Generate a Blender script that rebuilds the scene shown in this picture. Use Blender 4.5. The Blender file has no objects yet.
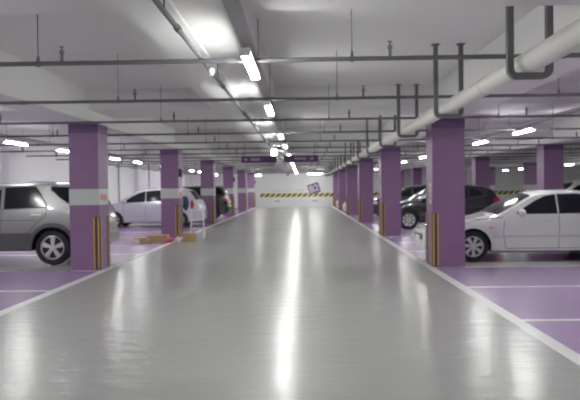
import bpy, math, random
from mathutils import Vector, Matrix
random.seed(7)
PI = math.pi
scene = bpy.context.scene
COL = scene.collection
ORD = ['nearest', 'second nearest', 'third', 'fourth', 'fifth', 'sixth', 'seventh', 'eighth', 'ninth', 'tenth',
       'eleventh', 'twelfth', 'thirteenth', 'fourteenth', 'fifteenth', 'sixteenth', 'seventeenth', 'eighteenth',
       'nineteenth', 'twentieth']

# ------------------------------------------------------------------ materials
def mat(name, col, rough=.5, metal=0, spec=.5, emit=None, strength=0, noise=None, bump=None, coat=0, coat_rough=.1):
    m = bpy.data.materials.new(name)
    m.use_nodes = True
    nt = m.node_tree
    b = nt.nodes['Principled BSDF']
    b.inputs['Base Color'].default_value = (*col, 1)
    b.inputs['Roughness'].default_value = rough
    b.inputs['Metallic'].default_value = metal
    b.inputs['Specular IOR Level'].default_value = spec
    b.inputs['Coat Weight'].default_value = coat
    b.inputs['Coat Roughness'].default_value = coat_rough
    if emit:
        b.inputs['Emission Color'].default_value = (*emit, 1)
        b.inputs['Emission Strength'].default_value = strength
    tc = nt.nodes.new('ShaderNodeTexCoord')
    if noise:                                     # (scale, amount[, stretch])
        n = nt.nodes.new('ShaderNodeTexNoise')
        mp = nt.nodes.new('ShaderNodeMapping')
        mp.inputs['Scale'].default_value = noise[2] if len(noise) > 2 else (1, 1, 1)
        nt.links.new(tc.outputs['Object'], mp.inputs[0])
        nt.links.new(mp.outputs[0], n.inputs['Vector'])
        n.inputs['Scale'].default_value = noise[0]
        n.inputs['Detail'].default_value = 4
        mx = nt.nodes.new('ShaderNodeMix'); mx.data_type = 'RGBA'
        a = noise[1]
        mx.inputs[6].default_value = (*[c * (1 - a) for c in col], 1)
        mx.inputs[7].default_value = (*[min(1, c * (1 + a)) for c in col], 1)
        nt.links.new(n.outputs['Fac'], mx.inputs[0])
        nt.links.new(mx.outputs[2], b.inputs['Base Color'])
    if bump:                                      # (scale, strength, distance)
        n2 = nt.nodes.new('ShaderNodeTexNoise'); n2.inputs['Scale'].default_value = bump[0]
        n2.inputs['Detail'].default_value = 2
        mp2 = nt.nodes.new('ShaderNodeMapping')
        mp2.inputs['Scale'].default_value = bump[3] if len(bump) > 3 else (1, 1, 1)
        nt.links.new(tc.outputs['Object'], mp2.inputs[0]); nt.links.new(mp2.outputs[0], n2.inputs['Vector'])
        bp = nt.nodes.new('ShaderNodeBump')
        bp.inputs['Strength'].default_value = bump[1]
        bp.inputs['Distance'].default_value = bump[2]
        nt.links.new(n2.outputs['Fac'], bp.inputs['Height'])
        nt.links.new(bp.outputs[0], b.inputs['Normal'])
    return m

M = {}
M['aisle'] = mat('grey_epoxy', (.39, .40, .38), .24, noise=(.35, .10), bump=(1.0, 1.0, .010, (2.4, 5.5, 1)))
M['stall'] = mat('lavender_epoxy', (.41, .295, .485), .22, noise=(.6, .12), bump=(1.0, .7, .012, (1.2, 5, 1)))
M['line'] = mat('white_line_paint', (.72, .73, .72), .35, noise=(3, .08))
M['kerb'] = mat('column_row_concrete', (.40, .40, .40), .3, noise=(1, .1))
M['ceil'] = mat('ceiling_paint', (.74, .74, .725), .8, noise=(.5, .05))
M['wall'] = mat('white_wall_paint', (.80, .81, .81), .55, noise=(.7, .04))
M['purple'] = mat('purple_tile_paint', (.23, .125, .245), .38, noise=(2.5, .10, (1, 1, 4)))
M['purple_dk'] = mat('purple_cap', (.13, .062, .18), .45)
M['band'] = mat('pale_band', (.50, .56, .51), .4, noise=(2, .05))
M['pink'] = mat('pink_lettering', (.70, .22, .30), .5)
M['guard'] = mat('guard_black_rubber', (.055, .04, .035), .5)
M['yellow'] = mat('guard_yellow', (.62, .37, .09), .45)
M['pipe_dk'] = mat('sprinkler_grey', (.135, .135, .14), .6, noise=(4, .15))
M['galv'] = mat('galvanised_steel', (.42, .42, .44), .5, metal=.3, noise=(30, .3))
M['pipe_wh'] = mat('cream_pipe_jacket', (.66, .66, .61), .4, noise=(3, .06))
M['lamp_white'] = mat('lamp_housing', (.85, .85, .85), .4)
M['tube'] = mat('lamp_tube', (1, 1, 1), .5, emit=(1.0, 1.0, .985), strength=56)
M['tyre'] = mat('tyre_rubber', (.018, .018, .02), .75)
M['alloy'] = mat('alloy_rim', (.62, .62, .63), .35, metal=.7)
M['hollow'] = mat('wheel_hollow', (.02, .02, .02), .7)
M['glass'] = mat('tinted_car_glass', (.012, .014, .02), .12, spec=.28)
M['black_plastic'] = mat('black_plastic', (.025, .025, .027), .5)
M['seam'] = mat('panel_gap', (.03, .03, .03), .7)
M['clad'] = mat('grey_cladding', (.10, .10, .105), .5)
M['white_paint'] = mat('white_car_paint', (.74, .75, .75), .25, coat=1, coat_rough=.05)
M['white_mould'] = mat('grey_side_moulding', (.52, .53, .54), .4)
M['silver_paint'] = mat('silver_car_paint', (.29, .295, .29), .34, metal=.7, coat=.8, coat_rough=.05)
M['lilac_silver'] = mat('pale_silver_car_paint', (.60, .60, .66), .32, metal=.45, coat=.8, coat_rough=.05)
M['black_paint'] = mat('black_car_paint', (.012, .012, .015), .25, coat=1, coat_rough=.04)
M['dark_paint'] = mat('charcoal_car_paint', (.05, .052, .058), .28, metal=.3, coat=1, coat_rough=.04)
M['headlamp'] = mat('headlamp_lens', (.75, .77, .8), .1, metal=.3)
M['red_lens'] = mat('red_tail_lens', (.45, .015, .03), .15)
M['amber'] = mat('amber_lens', (.8, .25, .08), .2)
M['plate'] = mat('number_plate', (.7, .72, .7), .4)
M['board'] = mat('purple_sign_board', (.11, .05, .155), .5)
M['white_print'] = mat('white_print', (.62, .6, .66), .5)
M['ochre'] = mat('pale_ochre_print', (.60, .56, .40), .6)
M['dark_print'] = mat('dark_print', (.12, .12, .13), .6)
M['lightbox'] = mat('lit_sign_face', (1, 1, 1), .5, emit=(.95, .98, 1), strength=6)
M['card'] = mat('brown_cardboard', (.42, .29, .16), .8, noise=(6, .12))
M['tape'] = mat('pale_tape', (.7, .68, .62), .5)
M['red_cloth'] = mat('red_cloth', (.45, .05, .07), .8)
M['pinkred'] = mat('red_plastic', (.6, .07, .14), .5)
M['alum'] = mat('ladder_aluminium', (.75, .76, .77), .4, metal=.3)
M['blue_cloth'] = mat('navy_cloth', (.05, .06, .16), .8)
M['sack'] = mat('white_sack', (.7, .68, .68), .6, noise=(5, .12))
M['brown'] = mat('brown_board', (.28, .16, .08), .7)
M['box_dk'] = mat('dark_box', (.03, .03, .035), .5)

def hazard_mat():
    m = bpy.data.materials.new('hazard_stripe'); m.use_nodes = True
    nt = m.node_tree; b = nt.nodes['Principled BSDF']; b.inputs['Roughness'].default_value = .5
    tc = nt.nodes.new('ShaderNodeTexCoord'); sp = nt.nodes.new('ShaderNodeSeparateXYZ')
    nt.links.new(tc.outputs['Object'], sp.inputs[0])
    ad = nt.nodes.new('ShaderNodeMath'); ad.operation = 'SUBTRACT'
    nt.links.new(sp.outputs[0], ad.inputs[0]); nt.links.new(sp.outputs[2], ad.inputs[1])
    fr = nt.nodes.new('ShaderNodeMath'); fr.operation = 'MODULO'; fr.inputs[1].default_value = .45
    a2 = nt.nodes.new('ShaderNodeMath'); a2.operation = 'ADD'; a2.inputs[1].default_value = 90
    nt.links.new(ad.outputs[0], a2.inputs[0]); nt.links.new(a2.outputs[0], fr.inputs[0])
    gt = nt.nodes.new('ShaderNodeMath'); gt.operation = 'GREATER_THAN'; gt.inputs[1].default_value = .22
    nt.links.new(fr.outputs[0], gt.inputs[0])
    mx = nt.nodes.new('ShaderNodeMix'); mx.data_type = 'RGBA'
    mx.inputs[6].default_value = (.04, .04, .035, 1); mx.inputs[7].default_value = (.72, .62, .16, 1)
    nt.links.new(gt.outputs[0], mx.inputs[0]); nt.links.new(mx.outputs[2], b.inputs['Base Color'])
    return m
M['hazard'] = hazard_mat()

# ------------------------------------------------------------------ mesh builder
class MB:
    def __init__(s): s.v = []; s.f = []; s.m = []
    def face(s, idx, m=0): s.f.append(tuple(idx)); s.m.append(m)
    def quad(s, pts, m=0):
        i = len(s.v); s.v += [tuple(p) for p in pts]; s.face(range(i, i + len(pts)), m)
    def box(s, x0, x1, y0, y1, z0, z1, m=0, bev=0):
        if bev <= 0:
            i = len(s.v)
            s.v += [(x, y, z) for z in (z0, z1) for y in (y0, y1) for x in (x0, x1)]
            for f in ((0, 2, 3, 1), (4, 5, 7, 6), (0, 1, 5, 4), (2, 6, 7, 3), (0, 4, 6, 2), (1, 3, 7, 5)):
                s.face([i + k for k in f], m)
            return s
        import bmesh
        bm = bmesh.new(); bmesh.ops.create_cube(bm, size=1)
        for v in bm.verts:
            v.co = Vector((x0 + (x1 - x0) * (v.co.x + .5), y0 + (y1 - y0) * (v.co.y + .5), z0 + (z1 - z0) * (v.co.z + .5)))
        bmesh.ops.bevel(bm, geom=bm.edges[:], offset=bev, segments=2, affect='EDGES', profile=.6)
        bm.verts.index_update(); i = len(s.v)
        s.v += [tuple(v.co) for v in bm.verts]
        for f in bm.faces: s.face([i + v.index for v in f.verts], m)
        bm.free(); return s
    def tube(s, pts, r, n=10, m=0, cap=True):
        pts = [Vector(p) for p in pts]; i0 = len(s.v); rs = r if isinstance(r, (list, tuple)) else [r] * len(pts)
        up = None
        for k, p in enumerate(pts):
            d = (pts[min(k + 1, len(pts) - 1)] - pts[max(k - 1, 0)]).normalized()
            if up is None: up = Vector((0, 0, 1)) if abs(d.z) < .9 else Vector((1, 0, 0))
            a = d.cross(up).normalized(); b = a.cross(d).normalized(); up = b
            for j in range(n):
                t = 2 * PI * j / n
                s.v.append(tuple(p + (a * math.cos(t) + b * math.sin(t)) * rs[k]))
        for k in range(len(pts) - 1):
            for j in range(n):
                s.face((i0 + k * n + j, i0 + k * n + (j + 1) % n, i0 + (k + 1) * n + (j + 1) % n, i0 + (k + 1) * n + j), m)
        if cap:
            s.face([i0 + j for j in range(n)][::-1], m); s.face([i0 + (len(pts) - 1) * n + j for j in range(n)], m)
        return s
    def bar(s, a, b, w, h, m=0):                 # rectangular bar from a to b
        a = Vector(a); b = Vector(b); d = (b - a).normalized()
        up = Vector((0, 0, 1)) if abs(d.z) < .95 else Vector((0, 1, 0))
        u = d.cross(up).normalized() * w / 2; v = u.cross(d).normalized() * h / 2
        i = len(s.v)
        for p in (a, b):
            for q in (u + v, u - v, -u - v, -u + v): s.v.append(tuple(p + q))
        for f in ((0, 1, 2, 3), (7, 6, 5, 4), (0, 4, 5, 1), (1, 5, 6, 2), (2, 6, 7, 3), (3, 7, 4, 0)): s.face([i + k for k in f], m)
        return s
    def lathe_y(s, prof, c, n=32, m=0):           # profile (r, y) round an axis along Y
        i0 = len(s.v)
        for r, y in prof:
            for j in range(n):
                t = 2 * PI * j / n
                s.v.append((c[0] + r * math.cos(t), c[1] + y, c[2] + r * math.sin(t)))
        for k in range(len(prof) - 1):
            for j in range(n):
                s.face((i0 + k * n + j, i0 + k * n + (j + 1) % n, i0 + (k + 1) * n + (j + 1) % n, i0 + (k + 1) * n + j), m)
        return s
    def blob(s, c, r, m=0, n=12, k=8, lump=0):
        i0 = len(s.v)
        for a in range(k + 1):
            ph = PI * a / k
            for j in range(n):
                t = 2 * PI * j / n; q = 1 + lump * math.sin(3.1 * t + a * 1.7) * math.sin(ph)
                s.v.append((c[0] + r[0] * q * math.sin(ph) * math.cos(t), c[1] + r[1] * q * math.sin(ph) * math.sin(t), c[2] + r[2] * math.cos(ph)))
        for a in range(k):
            for j in range(n):
                s.face((i0 + a * n + j, i0 + a * n + (j + 1) % n, i0 + (a + 1) * n + (j + 1) % n, i0 + (a + 1) * n + j), m)
        return s
    def build(s, name, mats, parent=None, smooth=None, loc=(0, 0, 0)):
        me = bpy.data.meshes.new(name); me.from_pydata(s.v, [], s.f)
        for q in (mats if isinstance(mats, (list, tuple)) else [mats]): me.materials.append(q)
        me.polygons.foreach_set('material_index', s.m)
        import bmesh
        bm = bmesh.new(); bm.from_mesh(me)
        bmesh.ops.remove_doubles(bm, verts=bm.verts, dist=1e-5)
        bmesh.ops.recalc_face_normals(bm, faces=bm.faces)
        bm.to_mesh(me); bm.free()
        if smooth:
            me.polygons.foreach_set('use_smooth', [True] * len(me.polygons))
            me.set_sharp_from_angle(angle=math.radians(smooth))
        o = bpy.data.objects.new(name, me); COL.objects.link(o); o.location = loc
        if parent: o.parent = parent
        return o

def tag(o, label, cat, group=None):
    o['label'] = label; o['category'] = cat
    if group: o['group'] = group
    return o
def thing(name, label, cat, loc=(0, 0, 0), group=None, rz=0):
    o = bpy.data.objects.new(name, None); COL.objects.link(o)
    o.location = loc; o.rotation_euler = (0, 0, rz); o.empty_display_size = .2
    return tag(o, label, cat, group)
def struct(o): o['kind'] = 'structure'; return o
def dup(root, loc, label=None, group=None):
    r = root.copy(); COL.objects.link(r); r.location = loc
    if label: r['label'] = label
    if group: r['group'] = group
    for ch in list(root.children):
        c = ch.copy(); COL.objects.link(c); c.parent = r
        for g in list(ch.children):
            d = g.copy(); COL.objects.link(d); d.parent = c
    return r

# ------------------------------------------------------------------ layout
XL, XR, YN, YF = -9.6, 25.6, -7.0, 54.3
ROWL = (-4.52, -3.95); ROWR = (2.48, 3.10); ROWM = (7.58, 8.20); ROWF = (12.6, 13.22)
DK = [12.5 + 8.1 * k for k in range(6)]           # front faces of the column lines

# ------------------------------------------------------------------ floor (one mesh, painted areas as materials)
def make_floor():
    xs = sorted({XL, ROWL[0], ROWL[1], -3.79, 2.35, 2.51, ROWR[1], ROWM[0], ROWM[1], ROWF[0], ROWF[1], 19.4, 19.5, XR})
    stall_x = [(XL, ROWL[1]), (2.51, ROWM[0]), (ROWM[1], ROWF[0]), (19.5, XR)]
    ys = {YN, YF}; lines = []
    for k in range(-2, 6):
        y0 = 12.5 + 8.1 * k
        for a in (y0 - .10, y0 - 2.55, y0 - 5.05, y0 + .62):
            w = .10
            if YN < a < YF - .3: ys |= {a, a + w}; lines.append((a, a + w))
        for a in (y0, y0 + .62):
            if YN < a < YF: ys.add(a)
    ys = sorted(ys)
    mb = MB()
    for i in range(len(xs) - 1):
        for j in range(len(ys) - 1):
            cx = (xs[i] + xs[i + 1]) / 2; cy = (ys[j] + ys[j + 1]) / 2
            m = 0
            if any(a < cx < b for a, b in stall_x):
                m = 1
                if any(a < cy < b for a, b in lines): m = 2
                elif any(a < cy < a + .62 for a in [12.5 + 8.1 * k for k in range(-2, 6)]): m = 3
            elif -3.95 < cx < -3.79 or 2.35 < cx < 2.51 or 19.4 < cx < 19.5: m = 2
            elif ROWM[0] < cx < ROWM[1]: m = 3
            elif ROWF[0] < cx < ROWF[1]: m = 2
            a = mb
            a.quad([(xs[i], ys[j], 0), (xs[i + 1], ys[j], 0), (xs[i + 1], ys[j + 1], 0), (xs[i], ys[j + 1], 0)], m)
    struct(mb.build('floor', [M['aisle'], M['stall'], M['line'], M['kerb']]))
make_floor()

# ------------------------------------------------------------------ ceiling: slab, wide beams and column beams in one mesh
def zx(x):
    for a, b in (ROWL, ROWR, ROWM, ROWF, (17.9, 18.5)):
        if a < x < b: return 2.84
    if -1.56 < x < -.99: return 2.96
    if -.99 < x < -.50: return 2.99
    return 3.42
def zy(y):
    for k in range(-2, 7):
        c = 4.4 + 8.1 * k
        if c - .5 < y < c + 1.1: return 3.05
    return 9
def make_ceiling():
    xs = sorted({XL, -4.52, -3.95, -1.56, -.99, -.50, 2.48, 3.10, 7.58, 8.20, 12.6, 13.22, 17.9, 18.5, XR})
    ys = sorted({YN, YF} | {v for k in range(-2, 7) for v in (3.9 + 8.1 * k, 5.5 + 8.1 * k) if YN < v < YF})
    nx, ny = len(xs) - 1, len(ys) - 1
    Z = [[min(zx((xs[i] + xs[i + 1]) / 2), zy((ys[j] + ys[j + 1]) / 2)) for j in range(ny)] for i in range(nx)]
    mb = MB()
    for i in range(nx):
        for j in range(ny):
            z = Z[i][j]
            mb.quad([(xs[i], ys[j], z), (xs[i], ys[j + 1], z), (xs[i + 1], ys[j + 1], z), (xs[i + 1], ys[j], z)])
            if i + 1 < nx and abs(Z[i + 1][j] - z) > 1e-4:
                q = Z[i + 1][j]; x = xs[i + 1]
                mb.quad([(x, ys[j], z), (x, ys[j + 1], z), (x, ys[j + 1], q), (x, ys[j], q)])
            if j + 1 < ny and abs(Z[i][j + 1] - z) > 1e-4:
                q = Z[i][j + 1]; y = ys[j + 1]
                mb.quad([(xs[i], y, z), (xs[i + 1], y, z), (xs[i + 1], y, q), (xs[i], y, q)])
    mb.quad([(XL, YN, 3.6), (XR, YN, 3.6), (XR, YF, 3.6), (XL, YF, 3.6)])
    struct(mb.build('ceiling', M['ceil']))
make_ceiling()
def ceil_z(x, y): return min(zx(x), zy(y))

# ------------------------------------------------------------------ walls
mb = MB().box(XL - .2, XL, YN, YF, 0, 3.6)
for k in range(-1, 6):
    y = 12.5 + 8.1 * k
    if y + .6 < YF: mb.box(XL, XL + .22, y, y + .6, 0, 3.42)
struct(mb.build('wall_left', M['wall']))
struct(MB().box(XR, XR + .2, YN, YF, 0, 3.6).build('wall_right', M['wall']))
struct(MB().box(XL - .2, XR + .2, YF, YF + .2, 0, 3.6).build('wall_far', M['wall']))
struct(MB().box(XL - .2, XR + .2, YN - .2, YN, 0, 3.6).build('wall_near', M['wall']))
struct(MB().box(-3.6, XR, YF - .012, YF, .82, 1.12).build('trim_1', M['hazard']))

for i, y in enumerate((33.6, 40.2)):
    p = MB().tube([(XL + .06, y, 0), (XL + .06, y, 3.4)], .04, 10)
    for z in (.8, 2.0, 3.0): p.tube([(XL + .06, y, z), (XL + .06, y, z + .04)], .055, 10)
    tag(p.build('drain_pipe', M['galv'], smooth=40), ['thin grey vertical pipe on left wall above the silver car bonnet',
        'thin grey vertical pipe on left wall above the silver car roof'][i], 'pipe', 'vertical pipes on the left wall')

# ------------------------------------------------------------------ columns
def make_column(name, x0, x1, side, banded, label, y, group):
    # side: +1 = the aisle is on +X of the column, -1 = the aisle is on -X
    cx = (x0 + x1) / 2; h = (x1 - x0) / 2
    t = thing(name, label, 'column', (cx, y + .31, 0), group)
    MB().box(-h, h, -.31, .31, 0, 2.84, bev=.006).build('shaft', M['purple'], t)
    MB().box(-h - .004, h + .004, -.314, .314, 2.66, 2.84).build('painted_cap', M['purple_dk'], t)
    ax = side * h
    if banded:
        MB().box(-h - .005, h + .005, -.315, .315, 1.27, 1.58).build('pale_band', M['band'], t)
        b = MB()
        for k, (q, zz) in enumerate([(-.2, 1.42), (-.12, 1.44), (-.03, 1.40), (.06, 1.43), (.14, 1.41)]):
            b.box(min(ax + side * .005, ax + side * .011), max(ax + side * .005, ax + side * .011), q, q + .05, zz - .07, zz + .06)
        p = b.build('band_lettering', M['pink'], t); p['label'] = 'pink lettering on the aisle side of the pale band'
    else:
        b = MB().box(min(ax, ax + side * .008), max(ax, ax + side * .008), -.24, .02, 1.22, 1.62)
        p = b.build('side_notice', M['band'], t); p['label'] = 'pale notice on the aisle side'
        bb = MB()
        for zz in (1.30, 1.40, 1.50): bb.box(min(ax + side * .008, ax + side * .012), max(ax + side * .008, ax + side * .012), -.2, -.03, zz, zz + .05)
        bb.build('notice_print', M['pink'], p)
    # corner guard on the two aisle corners
    for ys in (-1, 1):
        g = MB(); st = MB()
        fy = ys * .31; oy = ys * (.31 + .014)
        y0_, y1_ = min(fy, oy), max(fy, oy)
        xo = ax + side * .014
        g.box(min(ax - side * .11, xo), max(ax - side * .11, xo), y0_, y1_, 0.02, 1.04, bev=.004)
        g.box(min(ax, xo), max(ax, xo), min(fy - ys * .10, oy), max(fy - ys * .10, oy), 0.02, 1.04, bev=.004)
        go = g.build('corner_guard', M['guard'], t)
        for a, b_ in ((.085, .108), (.0, .026)):
            s_ = MB(); qa, qb = ax - side * a, ax - side * b_
            s_.box(min(qa, qb), max(qa, qb), min(oy, oy + ys * .003), max(oy, oy + ys * .003), .03, 1.03)
            s_.build('yellow_stripe', M['yellow'], go)
        s_ = MB(); s_.box(min(xo, xo + side * .003), max(xo, xo + side * .003), min(fy - ys * .095, fy - ys * .06), max(fy - ys * .095, fy - ys * .06), .03, 1.03)
        s_.build('yellow_stripe', M['yellow'], go)
    return t
for k in range(6):
    y = DK[k]
    n = ['nearest', 'second', 'third', 'fourth', 'fifth', 'farthest'][k]
    make_column('column', *ROWL, 1, True, f'{n} purple square column with pale band on left side of the aisle', y, 'purple banded columns left of the aisle')
    make_column('column', *ROWR, -1, False, f'{n} purple column with yellow black corner guards on right side of the aisle', y, 'purple columns right of the aisle')
for k in range(1, 6):
    n = ['', 'nearest', 'second', 'third', 'fourth', 'farthest'][k]
    make_column('column', *ROWM, 1, False, f'{n} purple column behind the parked cars of the right bay', DK[k], 'purple columns of the middle row at right')
for k in range(2, 6):
    n = ['', '', 'nearest', 'second', 'third', 'farthest'][k]
    make_column('column', *ROWF, 1, True, f'{n} distant purple column with pale band at far right', DK[k], 'far right banded columns')
# small dark boxes on the aisle side of left columns
for i, k in enumerate((1, 3, 5)):
    o = thing('wall_speaker', ['small dark box high on the aisle side of the second left column',
        'small dark box high on the aisle side of the fourth left column',
        'small dark box high on the aisle side of the farthest left column'][i], 'box', (-3.95, DK[k] + .1, 2.08), 'small dark boxes on the left columns')
    MB().box(0.004, .10, -.09, .09, -.13, .13, bev=.015).build('casing', M['box_dk'], o)
    MB().box(0, .006, -.05, .05, -.09, .09).build('mounting_plate', M['galv'], o)

# ------------------------------------------------------------------ fluorescent lamps on trunking
def lamp_proto(loc, label, group, rz=0):
    t = thing('fluorescent_lamp', label, 'lamp', loc, group, rz)
    MB().box(-.045, .045, -.62, .62, .006, .04, bev=.005).build('housing', M['lamp_white'], t)
    for sx in (-.022, .022):
        MB().tube([(sx, -.585, -.014), (sx, .585, -.014)], .017, 8).build('tube', M['tube'], t, smooth=50)
    for s in (-1, 1):
        MB().box(-.045, .045, min(s * .585, s * .61), max(s * .585, s * .61), -.03, .012, bev=.004).build('end_holder', M['lamp_white'], t)
    return t
proto = None
def put_lamp(loc, label, group):
    global proto
    if proto is None:
        proto = lamp_proto(loc, label, group)
        for s in (-.4, .4):
            MB().tube([(0, s, .035), (0, s, .115)], .008, 6).build('stem', M['galv'], proto)
        return proto
    return dup(proto, loc, label, group)
LZ = 2.70
rows = [(-.475, (6.1, 9.45), 'over the middle of the aisle', 'aisle lamps', 0), (-6.8, (7.2, 10.4), 'over the left parking bay', 'left bay lamps', 0),
        (4.7, (5.8, 9.15), 'over the right parking bay', 'right bay lamps', 0), (15.2, (4.9, 8.4), 'over the second aisle far to the right', 'far right lamps', 0)]
for rx, phase, where, grp, _ in rows:
    ds = sorted(p + 8.1 * k for p in phase for k in range(-2, 7) if -6 < p + 8.1 * k < 51.5)
    seen = 0
    for d in ds:
        xpx = 303 + rx * 650 / d if d > 1 else -999
        vis = d > 5 and 0 < xpx < 580
        if vis:
            lab = f'{ORD[seen]} bright fluorescent lamp hanging {where}'; seen += 1
        else:
            lab = f'bright fluorescent lamp hanging {where}, outside the view'
        put_lamp((rx, d, LZ), lab, grp + ('' if vis else ' outside the view'))
    # trunking the lamps hang from
    t = thing('cable_trunking', f'long grey metal trunking carrying the lamps {where}', 'cable tray', (rx, 0, 0), 'lamp trunkings')
    b = MB().box(-.05, .05, YN + .5, 52.5, 2.80, 2.802); b.box(-.05, -.047, YN + .5, 52.5, 2.80, 2.86); b.box(.047, .05, YN + .5, 52.5, 2.80, 2.86)
    b.box(-.05, .05, YN + .5, 52.5, 2.857, 2.86)
    b.build('channel', M['galv'], t)
    for k in range(22):
        y = -3.0 + 2.55 * k
        if ceil_z(rx, y) > 2.9:
            MB().tube([(0, y, 2.86), (0, y, ceil_z(rx, y))], .005, 5).build('hanger_rod', M['pipe_dk'], t)
# two crosswise lamps at the far end
for i, (x, z, nm) in enumerate(((1.0, 2.68, 'crosswise lamp in front of the far wall above the tilted purple sign'), (-3.55, 2.62, 'small crosswise lamp by the farthest left column'))):
    t = thing('fluorescent_lamp', 'bright ' + nm, 'lamp', (x, 51.8, z), 'crosswise lamps at the far end', PI / 2)
    w = (.55, .22)[i]
    MB().box(-.06, .06, -w - .03, w + .03, .01, .05, bev=.006).build('housing', M['lamp_white'], t)
    for sx in (-.033, .033): MB().tube([(sx, -w, -.012), (sx, w, -.012)], .02, 8).build('tube', M['tube'], t, smooth=50)
    zt = ceil_z(x, 51.8) - z
    for s in (-w * .7, w * .7): MB().tube([(0, s, .045), (0, s, zt)], .008, 6).build('stem', M['galv'], t)

# ------------------------------------------------------------------ sprinkler branch pipes
PZ = 2.77
def sprinkler_line(y, i):
    t = thing('sprinkler_pipe', f'{ORD[i]} thin dark grey sprinkler pipe crossing under the ceiling', 'pipe', (0, y, PZ), 'crosswise sprinkler pipes')
    x1 = 14.0 if i < 12 else 8
    p = MB().tube([(XL + .02, 0, 0), (x1, 0, 0)], .022, 10)
    for k in range(-3, 6):
        x = -.7 + 3.13 * k
        if XL < x < x1: p.tube([(x - .05, 0, 0), (x + .05, 0, 0)], .029, 10)
    p.build('pipe', M['pipe_dk'], t, smooth=50)
    for k in range(-3, 6):
        xs_ = -2.29 + 3.13 * k
        if XL + .2 < xs_ < x1 - .2 and ceil_z(xs_, y) > 2.95:
            q = MB().tube([(xs_, 0, 0), (xs_, 0, .09)], .016, 8); q.tube([(xs_, 0, .09), (xs_, 0, .12)], .024, 8)
            q.tube([(xs_, 0, .12), (xs_, 0, .15)], .011, 6); q.tube([(xs_, 0, .15), (xs_, 0, .158), (xs_, 0, .164)], [.012, .028, .012], 10)
            q.build('upright_sprinkler', M['pipe_dk'], t)
        xr = -2.52 + 3.0 * k
        cz = ceil_z(xr, y)
        if XL + .2 < xr < x1 - .2 and cz > 2.9:
            q = MB().tube([(xr, 0, 0), (xr, 0, cz - PZ)], .005, 6); q.tube([(xr - .016, 0, 0), (xr + .016, 0, 0)], .031, 10)
            q.tube([(xr, 0, .02), (xr, 0, .07)], .014, 6)
            q.build('hanger_rod', M['pipe_dk'], t)
for i in range(18):
    sprinkler_line(6.2 + 2.7 * i, i)
# lengthwise conduit left of the lamp row
t = thing('conduit', 'thin dark conduit running along the aisle ceiling left of the lamps', 'pipe', (-.965, 0, 2.81))
c = MB().tube([(0, 1, 0), (0, 52.5, 0)], .02, 10)
for k in range(18): c.tube([(0, 2.2 + 2.9 * k - .05, 0), (0, 2.2 + 2.9 * k + .05, 0)], .028, 10)
c.build('pipe', M['pipe_dk'], t, smooth=50)
for k in range(18):
    y = 1.7 + 2.9 * k
    MB().tube([(0, y, 0), (0, y, ceil_z(-.965, y) - 2.81)], .006, 6).build('hanger_rod', M['pipe_dk'], t)
hd = MB().tube([(.03, 6.75, -.01), (.03, 6.75, -.05), (.03, 6.75, -.07)], [.03, .03, .012], 12)
hd.tube([(.03, 6.75, -.07), (.03, 6.75, -.08)], .025, 12)
hd.build('sprinkler_head', M['lamp_white'], t, smooth=40)['label'] = 'small white sprinkler head'

# ------------------------------------------------------------------ large cream pipe and its U hangers
BX, BZ, BR = 1.93, 2.595, .092
p = MB().tube([(BX, YN + 3, BZ), (BX, 53.9, BZ)], BR, 24)
for k in range(19):
    y = -2.0 + 2.95 * k
    p.tube([(BX, y - .02, BZ), (BX, y + .02, BZ)], BR + .006, 24)
tag(p.build('water_pipe', M['pipe_wh'], smooth=40), 'thick cream pipe running lengthwise above the right column row', 'pipe')
def u_hanger(y, label):
    zt = ceil_z(BX, y)
    t = thing('pipe_hanger', label, 'bracket', (BX, y, 0), 'steel U hangers under the cream pipe')
    zb = BZ - BR - .055
    hw_ = .165; r = .06
    path = [(-hw_, 0, zt - .01)]
    for a in range(0, 7):
        th = PI + a * PI / 12; path.append((-hw_ + r + r * math.cos(th), 0, zb + r + .027 + r * math.sin(th)))
    for a in range(0, 7):
        th = 1.5 * PI + a * PI / 12; path.append((hw_ - r + r * math.cos(th), 0, zb + r + .027 + r * math.sin(th)))
    path.append((hw_, 0, zt - .01))
    b = MB(); i0 = 0; w = .026
    P = [Vector(q) for q in path]
    for k, q in enumerate(P):
        d = (P[min(k + 1, len(P) - 1)] - P[max(k - 1, 0)]).normalized(); n_ = Vector((-d.z, 0, d.x))
        for sgn, yy in ((1, -.03), (1, .03), (-1, .03), (-1, -.03)): b.v.append(tuple(q + n_ * w * sgn + Vector((0, yy, 0))))
    for k in range(len(P) - 1):
        for j in range(4): b.face((k * 4 + j, k * 4 + (j + 1) % 4, k * 4 + 4 + (j + 1) % 4, k * 4 + 4 + j))
    b.face((0, 1, 2, 3)); e = (len(P) - 1) * 4; b.face((e, e + 1, e + 2, e + 3))
    b.build('u_channel', M['pipe_dk'], t, smooth=35)
    for s in (-1, 1):
        MB().box(s * hw_ - .05, s * hw_ + .05, -.05, .05, zt - .012, zt).build('ceiling_plate', M['pipe_dk'], t)
    MB().box(-.05, .05, -.03, .03, zb + .05, zb + .057).build('saddle', M['galv'], t)
uy = [5.56, 8.62, 11.95, 14.75] + [17.75 + 3.0 * k for k in range(12)]
for i, y in enumerate(uy):
    u_hanger(y, f'{ORD[i]} dark steel U hanger carrying the cream pipe')

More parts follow.
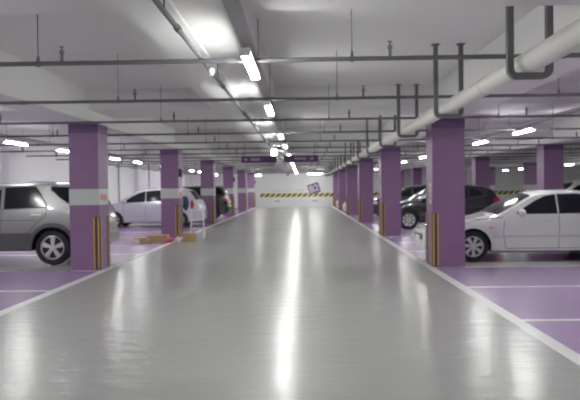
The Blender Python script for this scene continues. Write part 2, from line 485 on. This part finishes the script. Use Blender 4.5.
# ------------------------------------------------------------------ hanging signs
def sign_board(x0, x1, y, z0, z1, label, marks):
    t = thing('hanging_sign', label, 'sign', ((x0 + x1) / 2, y, z0), 'purple direction boards over the aisle')
    w = (x1 - x0) / 2; h = z1 - z0
    MB().box(-w, w, -.02, .02, 0, h, bev=.006).build('board', M['board'], t)
    b = MB()
    for u0, u1, v0, v1 in marks: b.box(-w + 2 * w * u0, -w + 2 * w * u1, -.024, -.018, h * v0, h * v1)
    b.build('lettering', M['white_print'], t)
    for s in (-.8, .8):
        MB().tube([(w * s, 0, h - .01), (w * s, 0, ceil_z((x0 + x1) / 2 + w * s, y) - z0)], .008, 6).build('hanger_rod', M['pipe_dk'], t)
def word(u, n, w=.05, g=.018):
    out = []
    for k in range(n):
        a = u + k * (w + g)
        out += [(a, a + w, .62, .70), (a, a + .3 * w, .34, .62), (a + .2 * w, a + w, .46, .52), (a + .7 * w, a + w, .32, .5)]
    return out
SY = 21.6
sign_board(-2.03, -.86, SY, 2.40, 2.63, 'purple hanging direction board with white lettering, left of the lit box', [(.08, .17, .44, .56), (.11, .14, .3, .7)] + word(.27, 4))
sign_board(-.62, .52, SY, 2.41, 2.64, 'purple hanging direction board with white lettering, right of the lit box', word(.32, 5) + [(.78, .86, .44, .56), (.81, .84, .3, .7)])
t = thing('lit_sign_box', 'small bright square lit box between the two purple hanging boards', 'sign', (-.87, 20.0, 2.55))
MB().box(-.10, .10, -.03, .05, 0, .21, bev=.008).build('case', M['lamp_white'], t)
MB().box(-.088, .088, -.034, -.03, .012, .198).build('lit_face', M['lightbox'], t)
MB().tube([(0, 0, .20), (0, 0, ceil_z(-.87, 20.0) - 2.55)], .01, 6).build('stem', M['galv'], t)

def text_mesh(txt, size, name, m, parent, loc, rot):
    cu = bpy.data.curves.new('letters', 'FONT'); cu.body = txt; cu.size = size; cu.extrude = .006; cu.align_x = 'CENTER'; cu.align_y = 'CENTER'; cu.offset = size * .018
    tmp = bpy.data.objects.new('letters', cu); COL.objects.link(tmp)
    dg = bpy.context.evaluated_depsgraph_get(); me = bpy.data.meshes.new_from_object(tmp.evaluated_get(dg))
    bpy.data.objects.remove(tmp); me.materials.clear(); me.materials.append(m); me.name = name
    o = bpy.data.objects.new(name, me); COL.objects.link(o); o.parent = parent; o.location = loc; o.rotation_euler = rot
    return o
t = thing('level_sign', 'tilted purple square sign reading B2 on the white far wall', 'sign', (.92, YF - .001, 1.50))
t.rotation_euler = (0, -.30, 0)
MB().box(-.48, .48, -.02, 0, -.42, .42).build('panel', M['board'], t)
text_mesh('B2', .78, 'lettering', M['white_print'], t, (0, -.024, -.02), (PI / 2, 0, 0))
b = MB()
for k in range(14):
    x = -2.6 + k * .2
    if k in (4, 9): continue
    b.box(x, x + .13, YF - .006, YF, 1.40, 1.43); b.box(x, x + .03, YF - .006, YF, 1.28, 1.43); b.box(x + .06, x + .13, YF - .006, YF, 1.31, 1.34); b.box(x + .1, x + .13, YF - .006, YF, 1.26, 1.4)
tag(b.build('wall_lettering', M['ochre']), 'faint ochre line of lettering on far wall above the hazard stripe', 'lettering')
for i, x in enumerate((-2.15, 1.0)):
    b = MB()
    for k in range(4): b.box(x - .2 + k * .11, x - .12 + k * .11, YF - .006, YF, .50, .53); b.box(x - .2 + k * .11, x - .17 + k * .11, YF - .006, YF, .42, .53); b.box(x - .18 + k * .11, x - .12 + k * .11, YF - .006, YF, .42, .45)
    tag(b.build('wall_lettering', M['dark_print']), ['small dark lettering under the hazard stripe, left of the pair', 'small dark lettering under the hazard stripe, below the B2 sign'][i], 'lettering')
# small device hanging at the far end
t = thing('ceiling_speaker', 'small dark device hanging under the ceiling before the far wall', 'device', (-1.15, 50.0, 2.60))
MB().blob((0, 0, 0), (.09, .09, .08)).build('body', M['box_dk'], t, smooth=60)
MB().tube([(0, 0, .06), (0, 0, ceil_z(-1.15, 50) - 2.60)], .012, 6).build('stem', M['pipe_dk'], t)

# ------------------------------------------------------------------ cars
def interp(pts, x):
    if x <= pts[0][0]: return pts[0][1]
    for (a, za), (b, zb) in zip(pts, pts[1:]):
        if x <= b: return za + (zb - za) * (x - a) / (b - a)
    return pts[-1][1]
def smooth_curve(pts, r=.09):
    def f(x):
        n = 7; s = 0; wt = 0
        lo, hi = pts[0][0], pts[-1][0]
        rr = min(r, max(x - lo, 0.0), max(hi - x, 0.0))
        for k in range(-n, n + 1):
            w = 1 - abs(k) / (n + 1); s += w * interp(pts, x + rr * k / n); wt += w
        return s / wt
    return f
def make_car(P, paint, label, loc, extra=()):
    L, W, R, sill = P['L'], P['W'], P['r'], P['sill']
    a0, a1 = P['fo'], P['fo'] + P['wb']
    top = smooth_curve(P['top'], P.get('sm', .10)); beltf = smooth_curve(P['belt'], .15)
    RA = R + P.get('gap', .055)
    def zlow(x):
        z = sill + P.get('nose_lift', .05) * (max(0, (.35 - x) / .35) + max(0, (x - L + .35) / .35))
        for a in (a0, a1):
            d = abs(x - a)
            if d <= RA: z = max(z, R + math.sqrt(max(0, RA * RA - d * d)))
        return z
    def hw(x):
        f = 1.0
        if x < .8: f -= .27 * ((.8 - x) / .8) ** 2.6
        if x > L - .6: f -= P.get('rt', .12) * ((x - L + .6) / .6) ** 2.6
        return W / 2 * f
    def be(x):
        return min(beltf(x), top(x) - .035)
    def edge(x):
        t_, b_ = top(x), be(x); e = t_ - min(.065, (t_ - b_) * .5)
        return e, hw(x) * .955 - P.get('tumble', .36) * (e - b_)
    def side_y(x, z):
        b_ = be(x); w = hw(x)
        if z <= b_:
            u = (z - sill) / (b_ - sill); u = max(0, min(1, u))
            return w * (1 - .05 * (1 - u) ** 2 * 1.0 - .045 * u ** 4)
        e, ye = edge(x); q = (z - b_) / max(1e-4, e - b_)
        return w * .955 * (1 - q) + ye * q
    def crown(x, f):
        e, ye = edge(x); t_ = top(x)
        return f * ye, e + (t_ - e) * (1 - abs(f) ** 2.6)
    root = thing('car', label, 'car', loc)
    xs = set([i * L / 76 for i in range(77)]) | {.012, .03, L - .012, L - .03}
    for a in (a0, a1):
        for q in range(17):
            xs.add(a - RA * math.cos(PI * q / 16))
        xs |= {a - RA - .002, a + RA + .002}
    xs = sorted(xs); mb = MB(); rows_ = 0
    NL = 8; NU = 4; NC = 7
    for x in xs:
        pts = []; zl = zlow(x); b_ = be(x); e, ye = edge(x)
        for k in range(NL + 1): z = zl + (b_ - zl) * k / NL; pts.append((side_y(x, z), z))
        for k in range(1, NU + 1): z = b_ + (e - b_) * k / NU; pts.append((side_y(x, z), z))
        for k in range(1, NC + 1):
            y_, z_ = crown(x, math.cos(k / NC * PI / 2)); pts.append((y_, z_))
        full = [(-y, z) for y, z in pts] + [(y, z) for y, z in pts[:-1][::-1]]
        rows_ = len(full)
        mb.v += [(x, y, z) for y, z in full]
    for i in range(len(xs) - 1):
        for j in range(rows_ - 1):
            k = i * rows_ + j; mb.face((k, k + 1, k + rows_ + 1, k + rows_))
    mb.face(range(rows_)); e0 = (len(xs) - 1) * rows_; mb.face(range(e0, e0 + rows_))
    mb.build('body', paint, root, smooth=38)
    u = MB().box(.15, L - .15, -W / 2 + .26, W / 2 - .26, sill - .02, R * 2 + .08)
    u.box(a0 + RA + .02, a1 - RA - .02, -W / 2 + .07, W / 2 - .07, sill - .03, sill + .12)
    u.build('underbody', M['black_plastic'], root)
    def patch(lo, hi, x0, x1, s, off, nx=14, nz=3, mbx=None):
        m_ = mbx or MB(); i0 = len(m_.v)
        for i in range(nx + 1):
            x = x0 + (x1 - x0) * i / nx
            za = lo(x) if callable(lo) else interp(lo, x); zb = hi(x) if callable(hi) else interp(hi, x)
            zb = min(zb, edge(x)[0] + .01); za = min(za, zb - .001)
            for k in range(nz + 1):
                z = za + (zb - za) * k / nz
                m_.v.append((x, s * (side_y(x, z) + off), z))
        for i in range(nx):
            for k in range(nz):
                q = i0 + i * (nz + 1) + k; m_.face((q, q + 1, q + nz + 2, q + nz + 1))
        return m_
    for s in (-1, 1):
        for wdw in P['windows']:
            lo, hi = wdw
            x0, x1 = lo[0][0], lo[-1][0]
            f = patch([(a, b - .02) for a, b in lo], [(a, b + .018) for a, b in hi], x0 - .02, x1 + .02, s, .0035).build('window_surround', M['black_plastic'], root, smooth=40)
            patch(lo, hi, x0, x1, s, .007).build('side_window', M['glass'], f, smooth=40)
        sm_ = MB()
        for line in P['seams']:
            for (xa, za), (xb, zb) in zip(line, line[1:]):
                n = 6
                for k in range(n):
                    qa, qb = k / n, (k + 1) / n
                    p0 = (xa + (xb - xa) * qa, za + (zb - za) * qa); p1 = (xa + (xb - xa) * qb, za + (zb - za) * qb)
                    dx, dz = p1[0] - p0[0], p1[1] - p0[1]; l_ = math.hypot(dx, dz); nx_, nz_ = -dz / l_ * .005, dx / l_ * .005
                    sm_.quad([(px, s * (side_y(px, pz) + .002), pz) for px, pz in
                              ((p0[0] + nx_, p0[1] + nz_), (p1[0] + nx_, p1[1] + nz_), (p1[0] - nx_, p1[1] - nz_), (p0[0] - nx_, p0[1] - nz_))])
        sm_.build('door_gaps', M['seam'], root)
        for hx, hz in P['handles']:
            y_ = side_y(hx, hz)
            MB().box(hx - .10, hx + .10, min(s * (y_ - .01), s * (y_ + .035)), max(s * (y_ - .01), s * (y_ + .035)), hz - .018, hz + .018, bev=.012).build('door_handle', P.get('handle_mat', paint), root, smooth=40)
        mx, mz = P['mirror']; y_ = side_y(mx, mz)
        mo = MB().blob((mx, s * (y_ + .13), mz + .03), (.075, .115, .08), lump=.03).build('wing_mirror', paint, root, smooth=60)
        MB().box(mx - .03, mx + .05, min(s * (y_ - .02), s * (y_ + .08)), max(s * (y_ - .02), s * (y_ + .08)), mz - .03, mz + .01, bev=.01).build('mirror_arm', M['black_plastic'], mo)
        for nm, key, mm in (('headlight', 'head', M['headlamp']), ('tail_light', 'tail', M['red_lens'])):
            x0, x1, z0, z1 = P[key]
            patch([(x0, z0), (x1, z0 + .02)], [(x0, z1), (x1, z1)], x0, x1, s, .006, nx=8).build(nm, mm, root, smooth=40)
        if P.get('mould'):
            z0, z1, mm = P['mould']
            for xa, xb in ((a0 + RA + .04, a1 - RA - .04),):
                patch([(xa, z0), (xb, z0)], [(xa, z1), (xb, z1)], xa, xb, s, .010, nx=16, nz=1).build('side_moulding', mm, root, smooth=40)
        if P.get('marker'):
            x_, z_ = P['marker']; patch([(x_ - .04, z_ - .015), (x_ + .04, z_ - .015)], [(x_ - .04, z_ + .015), (x_ + .04, z_ + .015)], x_ - .04, x_ + .04, s, .008, nx=2, nz=1).build('side_marker', M['amber'], root)
        if P.get('clad'):
            c = MB(); zt, mm = P['clad']
            for xa, xb in ((.05, a0 - RA), (a0 + RA, a1 - RA), (a1 + RA, L - .03)):
                patch(lambda x: zlow(x) + .001, [(xa, zt), (xb, zt)], xa, xb, s, .014, nx=16, nz=3, mbx=c)
            for a in (a0, a1):        # flared arch band
                ra2 = RA + .085; i0 = len(c.v); nn = 24
                for q in range(nn + 1):
                    th = PI * q / nn
                    for rr, of in ((RA - .004, .03), (RA + .03, .034), (ra2, .014)):
                        x = a + rr * math.cos(th); z = R + rr * math.sin(th)
                        c.v.append((x, s * (side_y(x, z) + of), z))
                for q in range(nn):
                    for k in range(2):
                        w_ = i0 + q * 3 + k; c.face((w_, w_ + 1, w_ + 4, w_ + 3))
            c.build('lower_cladding', mm, root, smooth=40)
        if P.get('rails'):
            xa, xb = P['rails']; pts = []
            for k in range(15):
                x = xa + (xb - xa) * k / 14; y_, z_ = crown(x, .86); pts.append((x, s * y_, z_ + (.045 if 0 < k < 14 else .0)))
            MB().tube(pts, .017, 8).build('roof_rail', M['alum'], root, smooth=50)
    def topglass(x0, x1, nm, fmax, dx):
        m_ = MB(); nx, nf = 10, 12
        for i in range(nx + 1):
            x = x0 + (x1 - x0) * i / nx
            for k in range(nf + 1):
                f = -fmax + 2 * fmax * k / nf; y_, z_ = crown(x, f); m_.v.append((x + dx, y_, z_ + .006))
        for i in range(nx):
            for k in range(nf): q = i * (nf + 1) + k; m_.face((q, q + 1, q + nf + 2, q + nf + 1))
        return m_.build(nm, M['glass'], root, smooth=40)
    topglass(*P['screen'], 'windscreen', .90, -.004)
    topglass(*P['rear'], 'rear_window', .88, .006)
    # front and rear details
    fz = top(.0)
    MB().box(-.012, .03, -.42, .42, fz - .16, fz - .05, bev=.01).build('grille', M['black_plastic'], root)
    MB().box(-.02, .0, -.26, .26, sill + .18, sill + .29, bev=.003).build('number_plate', M['plate'], root)
    MB().box(L - .002, L + .012, -.26, .26, P['rplate'], P['rplate'] + .13, bev=.003).build('number_plate', M['plate'], root)
    if P.get('bumper'):
        q = P['bumper']
        MB().box(L - .2, L + .03, -hw(L - .1) + .03, hw(L - .1) - .03, q[0], q[1], bev=.05).build('rear_bumper', q[2], root, smooth=50)
    # wheels
    ns, sw = P['spokes']
    for a in (a0, a1):
        for s in (-1, 1):
            yc = s * (W / 2 - .125)
            c = (a, yc, R)
            tw = .105; prof = [(R * .66, -tw), (R * .80, -tw - .006), (R * .95, -tw + .002), (R * .995, -tw * .72), (R, 0), (R * .995, tw * .72), (R * .95, tw - .002), (R * .80, tw + .006), (R * .66, tw)]
            w = MB().lathe_y(prof, c, 40).build('wheel', M['tyre'], root, smooth=35)
            rim = MB().lathe_y([(R * .675, s * (tw + .004)), (R * .66, s * (tw + .006)), (R * .60, s * (tw - .012)), (R * .60, -s * tw)], c, 40)
            for k in range(ns):
                th = 2 * PI * k / ns + .3
                for dd in ((-.0,) if not P.get('twin') else (-.13, .13)):
                    p0 = (c[0] + R * .10 * math.cos(th), c[1] + s * (tw - .005), c[2] + R * .10 * math.sin(th))
                    p1 = (c[0] + R * .63 * math.cos(th + dd), c[1] + s * (tw - .012), c[2] + R * .63 * math.sin(th + dd))
                    d = Vector((math.cos(th), 0, math.sin(th))); n_ = Vector((-math.sin(th), 0, math.cos(th)))
                    i0 = len(rim.v)
                    for pp, ww in ((Vector(p0), sw * .55), (Vector(p1), sw)):
                        for qn, qy in ((-1, 0), (1, 0), (1, -.03), (-1, -.03)): rim.v.append(tuple(pp + n_ * ww * qn / 2 + Vector((0, s * qy, 0))))
                    for f in ((0, 1, 2, 3), (4, 5, 6, 7), (0, 1, 5, 4), (1, 2, 6, 5), (2, 3, 7, 6), (3, 0, 4, 7)): rim.face([i0 + q for q in f])
            rim.lathe_y([(.0001, s * (tw + .004)), (R * .16, s * (tw + .002)), (R * .18, s * (tw - .03))], c, 20)
            rim.build('rim', M['alloy'], w, smooth=35)
            MB().lathe_y([(.0001, s * (tw - .055)), (R * .62, s * (tw - .055))], c, 24).build('brake_cover', M['hollow'], w)
    for fn in extra: fn(root)
    return root

SEDAN = dict(L=4.75, W=1.79, r=.315, sill=.22, fo=.96, wb=2.72, tumble=.38,
    top=[(0, .60), (.02, .64), (.12, .70), (.5, .80), (1.3, .93), (1.42, .96), (2.20, 1.385), (2.55, 1.455), (3.1, 1.465), (3.5, 1.42), (4.12, 1.10), (4.3, 1.07), (4.66, 1.02), (4.73, .90), (4.75, .80)],
    belt=[(0, .58), (.6, .74), (1.3, .88), (2, .94), (3.5, .97), (4.75, .92)],
    windows=[([(1.88, .985), (2.66, .985)], [(1.88, 1.0), (2.25, 1.22), (2.45, 1.31), (2.66, 1.345)]),
             ([(2.73, .985), (3.52, 1.0)], [(2.73, 1.35), (3.1, 1.355), (3.35, 1.32), (3.52, 1.28)]),
             ([(3.56, 1.0), (3.85, 1.03)], [(3.56, 1.25), (3.85, 1.06)])],
    seams=[[(1.60, .84), (1.57, .60), (1.62, .26)], [(2.70, 1.0), (2.70, .60), (2.69, .26)], [(3.56, .98), (3.52, .8), (3.40, .7)], [(1.0, .86), (1.58, .90)], [(1.64, .27), (3.35, .27)]],
    handles=[(2.50, .84), (3.38, .86)], mirror=(1.92, .97), head=(.06, .48, .58, .70), tail=(4.42, 4.72, .78, .96),
    mould=(.49, .54, M['white_mould']), marker=(1.32, .70), screen=(1.47, 2.20), rear=(3.58, 4.08), rplate=.70, spokes=(7, .075))
SUV = dict(L=4.48, W=1.86, r=.37, sill=.33, fo=.86, wb=2.71, gap=.065, tumble=.24, rt=.2, sm=.07,
    top=[(0, .82), (.02, .90), (.15, .98), (.6, 1.06), (1.15, 1.12), (1.3, 1.15), (1.95, 1.64), (2.3, 1.72), (3.2, 1.75), (4.0, 1.72), (4.12, 1.68), (4.34, 1.24), (4.41, 1.10), (4.46, .85), (4.48, .70)],
    belt=[(0, .86), (.6, 1.0), (1.3, 1.08), (2.5, 1.14), (4.0, 1.17), (4.57, 1.08)],
    windows=[([(1.62, 1.15), (2.46, 1.18)], [(1.62, 1.18), (1.95, 1.43), (2.12, 1.53), (2.46, 1.58)]),
             ([(2.56, 1.19), (3.44, 1.22)], [(2.56, 1.625), (3.2, 1.635), (3.32, 1.48), (3.44, 1.26)]),
             ([(3.54, 1.58), (3.72, 1.42), (3.92, 1.29), (4.26, 1.27)], [(3.54, 1.63), (4.0, 1.61), (4.12, 1.50), (4.26, 1.30)])],
    seams=[[(1.45, 1.04), (1.42, .75), (1.45, .36)], [(2.51, 1.2), (2.50, .75), (2.50, .36)], [(3.46, 1.24), (3.44, 1.05), (3.2, .84), (3.06, .66), (3.0, .40)], [(.9, 1.02), (1.45, 1.08)], [(1.50, .93), (3.25, .95)]],
    handles=[(2.28, 1.04), (3.24, 1.06)], mirror=(1.66, 1.14), head=(.08, .50, .78, .92), tail=(4.26, 4.43, .86, 1.16),
    clad=(.68, M['clad']), rails=(1.9, 4.0), screen=(1.36, 1.95), rear=(4.14, 4.32), rplate=.86, spokes=(5, .105),
    bumper=(.46, .68, M['silver_paint']), handle_mat=M['alum'])
MPV = dict(L=4.45, W=1.76, r=.32, sill=.24, fo=.90, wb=2.65, tumble=.30, rt=.10,
    top=[(0, .68), (.02, .76), (.15, .84), (.6, .95), (.95, 1.03), (1.7, 1.50), (2.1, 1.61), (2.8, 1.65), (3.6, 1.61), (3.95, 1.55), (4.28, 1.12), (4.38, 1.0), (4.43, .80), (4.45, .70)],
    belt=[(0, .72), (.6, .88), (1.2, .98), (2.5, 1.04), (4.45, 1.06)],
    windows=[([(1.28, 1.04), (2.15, 1.08)], [(1.28, 1.06), (1.6, 1.26), (1.9, 1.41), (2.15, 1.475)]),
             ([(2.22, 1.08), (3.02, 1.12)], [(2.22, 1.48), (2.6, 1.51), (3.02, 1.49)]),
             ([(3.10, 1.14), (3.75, 1.20)], [(3.10, 1.47), (3.55, 1.44), (3.75, 1.22)])],
    seams=[[(1.30, 1.0), (1.28, .6), (1.32, .28)], [(2.18, 1.08), (2.18, .28)], [(3.06, 1.1), (3.02, .8), (2.9, .66), (2.85, .3)], [(1.34, .29), (2.84, .29)]],
    handles=[(2.0, .93), (2.9, .96)], mirror=(1.38, 1.04), head=(.06, .46, .66, .82), tail=(4.34, 4.42, .98, 1.12),
    mould=(.44, .50, M['white_mould']), screen=(1.0, 1.68), rear=(3.98, 4.26), rplate=.72, spokes=(7, .07))
CUV = dict(L=4.38, W=1.82, r=.34, sill=.26, fo=.93, wb=2.64, gap=.05, tumble=.30, rt=.10,
    top=[(0, .72), (.02, .80), (.15, .88), (.6, .99), (1.05, 1.07), (1.85, 1.53), (2.2, 1.62), (2.9, 1.66), (3.6, 1.60), (3.95, 1.50), (4.22, 1.14), (4.32, 1.02), (4.36, .80), (4.38, .70)],
    belt=[(0, .76), (.6, .92), (1.2, 1.02), (2.5, 1.06), (4.38, 1.08)],
    windows=[([(1.42, 1.07), (2.2, 1.09)], [(1.42, 1.09), (1.75, 1.29), (2.0, 1.43), (2.2, 1.49)]),
             ([(2.28, 1.09), (3.08, 1.12)], [(2.28, 1.50), (2.7, 1.52), (3.08, 1.49)]),
             ([(3.16, 1.15), (3.66, 1.22)], [(3.16, 1.47), (3.45, 1.43), (3.66, 1.26)])],
    seams=[[(1.38, 1.0), (1.36, .6), (1.40, .3)], [(2.24, 1.09), (2.24, .3)], [(3.12, 1.1), (3.08, .8), (2.95, .66), (2.9, .32)]],
    handles=[(2.05, .95), (2.95, .97)], mirror=(1.5, 1.07), head=(.06, .52, .70, .86), tail=(4.04, 4.33, .88, 1.12),
    screen=(1.1, 1.84), rear=(3.98, 4.2), rplate=.74, spokes=(8, .05), twin=True)

def at_car(P, nose, dnear): return (nose, dnear + P['W'] / 2, 0)
make_car(SEDAN, M['white_paint'], 'white four-door saloon car with silver alloy wheels parked right of the nearest right column', at_car(SEDAN, 2.50, 13.28))
make_car(SUV, M['silver_paint'], 'silver grey off-road car with dark lower cladding parked behind the nearest left column', at_car(SUV, -8.80, 13.4))
make_car(MPV, M['lilac_silver'], 'pale silver family car seen between the first and second left columns', at_car(MPV, -8.6, 26.3))
make_car(CUV, M['black_paint'], 'black hatchback with silver multi-spoke wheels seen behind the nearest right column', at_car(CUV, 2.92, 23.75))
SUVW = dict(SUV); SUVW['clad'] = None; SUVW['bumper'] = (.42, .66, M['white_paint'])
make_car(SUVW, M['white_paint'], 'white off-road car with roof rails at the right edge behind the white saloon', at_car(SUVW, 8.75, 25.7))
SUVB = dict(SUV); SUVB['bumper'] = (.42, .66, M['black_plastic']); SUVB['clad'] = None; SUVB['tail'] = (4.32, 4.44, .95, 1.12)
make_car(SUVB, M['black_paint'], 'black off-road car whose tail shows between the third and fourth left columns', at_car(SUVB, -8.2, 32.0))
make_car(CUV, M['dark_paint'], 'charcoal hatchback parked behind the black hatchback in the right bay', at_car(CUV, 3.15, 32.0))
make_car(SEDAN, M['white_paint'], 'distant white saloon glimpsed between the second and third right columns', at_car(SEDAN, 3.2, 37.7))

# ------------------------------------------------------------------ things by the second left column
t = thing('step_ladder', 'silver aluminium step ladder standing beside the second left column', 'ladder', (-3.36, 20.55, 0), rz=.12)
H = 1.18
for s in (-1, 1):
    MB().bar((s * .22, -.20, 0.0), (s * .16, 0, H), .035, .07).build('front_rail', M['alum'], t)
    MB().bar((s * .22, .34, 0.0), (s * .16, .03, H - .03), .03, .045).build('rear_rail', M['alum'], t)
for k in range(1, 4):
    q = k * .25; z = H * q
    MB().box(-.22 + .06 * q, .22 - .06 * q, -.20 + .20 * q - .03, -.20 + .20 * q + .05, z - .02, z + .02, bev=.006).build('step', M['alum'], t)
MB().box(-.19, .19, -.07, .12, H - .01, H + .02, bev=.008).build('top_step', M['alum'], t)
MB().bar((-.2, .25, .32), (.2, .25, .32), .02, .02).build('rear_brace', M['alum'], t)
t = thing('cloth_bundle', 'red and white cloth bundle hanging over the step ladder', 'cloth', (-3.47, 20.34, 1.19))
MB().blob((0, 0, -.02), (.10, .07, .05), lump=.15).build('fold', M['sack'], t, smooth=60)
MB().blob((0, -.08, -.12), (.055, .03, .14), lump=.2).build('red_drape', M['red_cloth'], t, smooth=60)
t = thing('dark_jacket', 'navy cloth hanging from a hook on the second left column', 'cloth', (-3.80, 21.0, 1.10))
MB().blob((0, 0, 0), (.10, .13, .24), lump=.12).build('garment', M['blue_cloth'], t, smooth=60)
MB().tube([(-.08, 0, .26), (0, 0, .26), (0, 0, .20)], .008, 6).build('hook', M['galv'], t)

def carton(x, y, w, d, h, label, rz=0, tape=True):
    t = thing('cardboard_box', label, 'box', (x, y, 0), 'cardboard boxes on the floor', rz)
    MB().box(-w / 2, w / 2, -d / 2, d / 2, 0, h, bev=.006).build('carton', M['card'], t)
    MB().box(-w / 2 - .002, w / 2 + .002, -.03, .03, h * .5, h + .002).build('tape_strip', M['tape'], t)
    return t
carton(-4.35, 19.35, .62, .40, .20, 'long low cardboard box in front of the second left column', .06)
carton(-4.72, 18.85, .36, .36, .16, 'cardboard box with a white end at the left of the floor boxes', -.15)
t = thing('polystyrene_block', 'white block lying at the left end of the cardboard boxes', 'block', (-4.80, 18.52, 0))
MB().box(-.09, .09, -.07, .07, 0, .13, bev=.012).build('slab', M['sack'], t)
carton(-3.40, 19.35, .38, .36, .25, 'square cardboard box at the foot of the step ladder', .1)
t = thing('plastic_bag', 'small red plastic bag between the cardboard boxes', 'bag', (-3.93, 19.0, 0))
MB().blob((0, 0, .075), (.12, .1, .075), lump=.12).build('bag_body', M['pinkred'], t, smooth=60)
MB().blob((.06, -.02, .15), (.03, .02, .03), lump=.2).build('knot', M['pinkred'], t, smooth=60)
t = thing('plastic_bag', 'small white plastic bag beside the red bag', 'bag', (-3.69, 19.05, 0))
MB().blob((0, 0, .07), (.09, .09, .08), lump=.12).build('bag_body', M['sack'], t, smooth=60)
MB().blob((0, -.02, .15), (.03, .02, .03), lump=.2).build('knot', M['sack'], t, smooth=60)
# pale sacks by far right columns
for i, (x, y, s) in enumerate(((2.72, 42.4, 1.0), (2.70, 50.2, 1.05))):
    t = thing('refuse_sack', ['pale sack beside the fourth right column', 'pale sack beside the farthest right columns'][i], 'sack', (x, y, 0), 'pale sacks by the right columns')
    MB().blob((0, 0, .27 * s), (.16 * s, .15 * s, .28 * s), lump=.1).build('sack_body', M['sack'], t, smooth=60)
    MB().blob((0, 0, .56 * s), (.04, .04, .06), lump=.2).build('tied_neck', M['sack'], t, smooth=60)
    MB().box(-.14, .02, .17, .20, 0, .5, bev=.01).build('backing_board', M['brown'], t)

# ------------------------------------------------------------------ camera
cam = bpy.data.cameras.new('camera'); co = bpy.data.objects.new('camera', cam); COL.objects.link(co)
cam.sensor_width = 36; cam.sensor_fit = 'HORIZONTAL'; cam.lens = 650 / 580 * 36
yaw, pitch, roll = 13 / 650, -11.8 / 650, .0120
fwd = Vector((-math.sin(yaw), math.cos(yaw), 0)); fwd = (fwd * math.cos(pitch) + Vector((0, 0, 1)) * math.sin(pitch)).normalized()
right = fwd.cross(Vector((0, 0, 1))).normalized(); up = right.cross(fwd)
up2 = up * math.cos(roll) + right * math.sin(roll); right2 = right * math.cos(roll) - up * math.sin(roll)
Rm = Matrix((right2, up2, -fwd)).transposed()
co.matrix_world = Matrix.Translation((0, 0, 1.55)) @ Rm.to_4x4()
cam.dof.use_dof = True; cam.dof.focus_distance = 1.6; cam.dof.aperture_fstop = 8.5
cam.clip_start = .05; cam.clip_end = 200
scene.camera = co

w = bpy.data.worlds.new('world'); scene.world = w; w.use_nodes = True
w.node_tree.nodes['Background'].inputs[0].default_value = (.5, .52, .55, 1)
w.node_tree.nodes['Background'].inputs[1].default_value = .05
vs = scene.view_settings
vs.view_transform = 'Standard'; vs.look = 'None'; vs.exposure = 1.05; vs.gamma = 1; vs.use_curve_mapping = False
scene.cycles.use_denoising = True
scene.cycles.max_bounces = 8; scene.cycles.diffuse_bounces = 5
scene.cycles.sample_clamp_indirect = 6
scene.cycles.use_light_tree = True
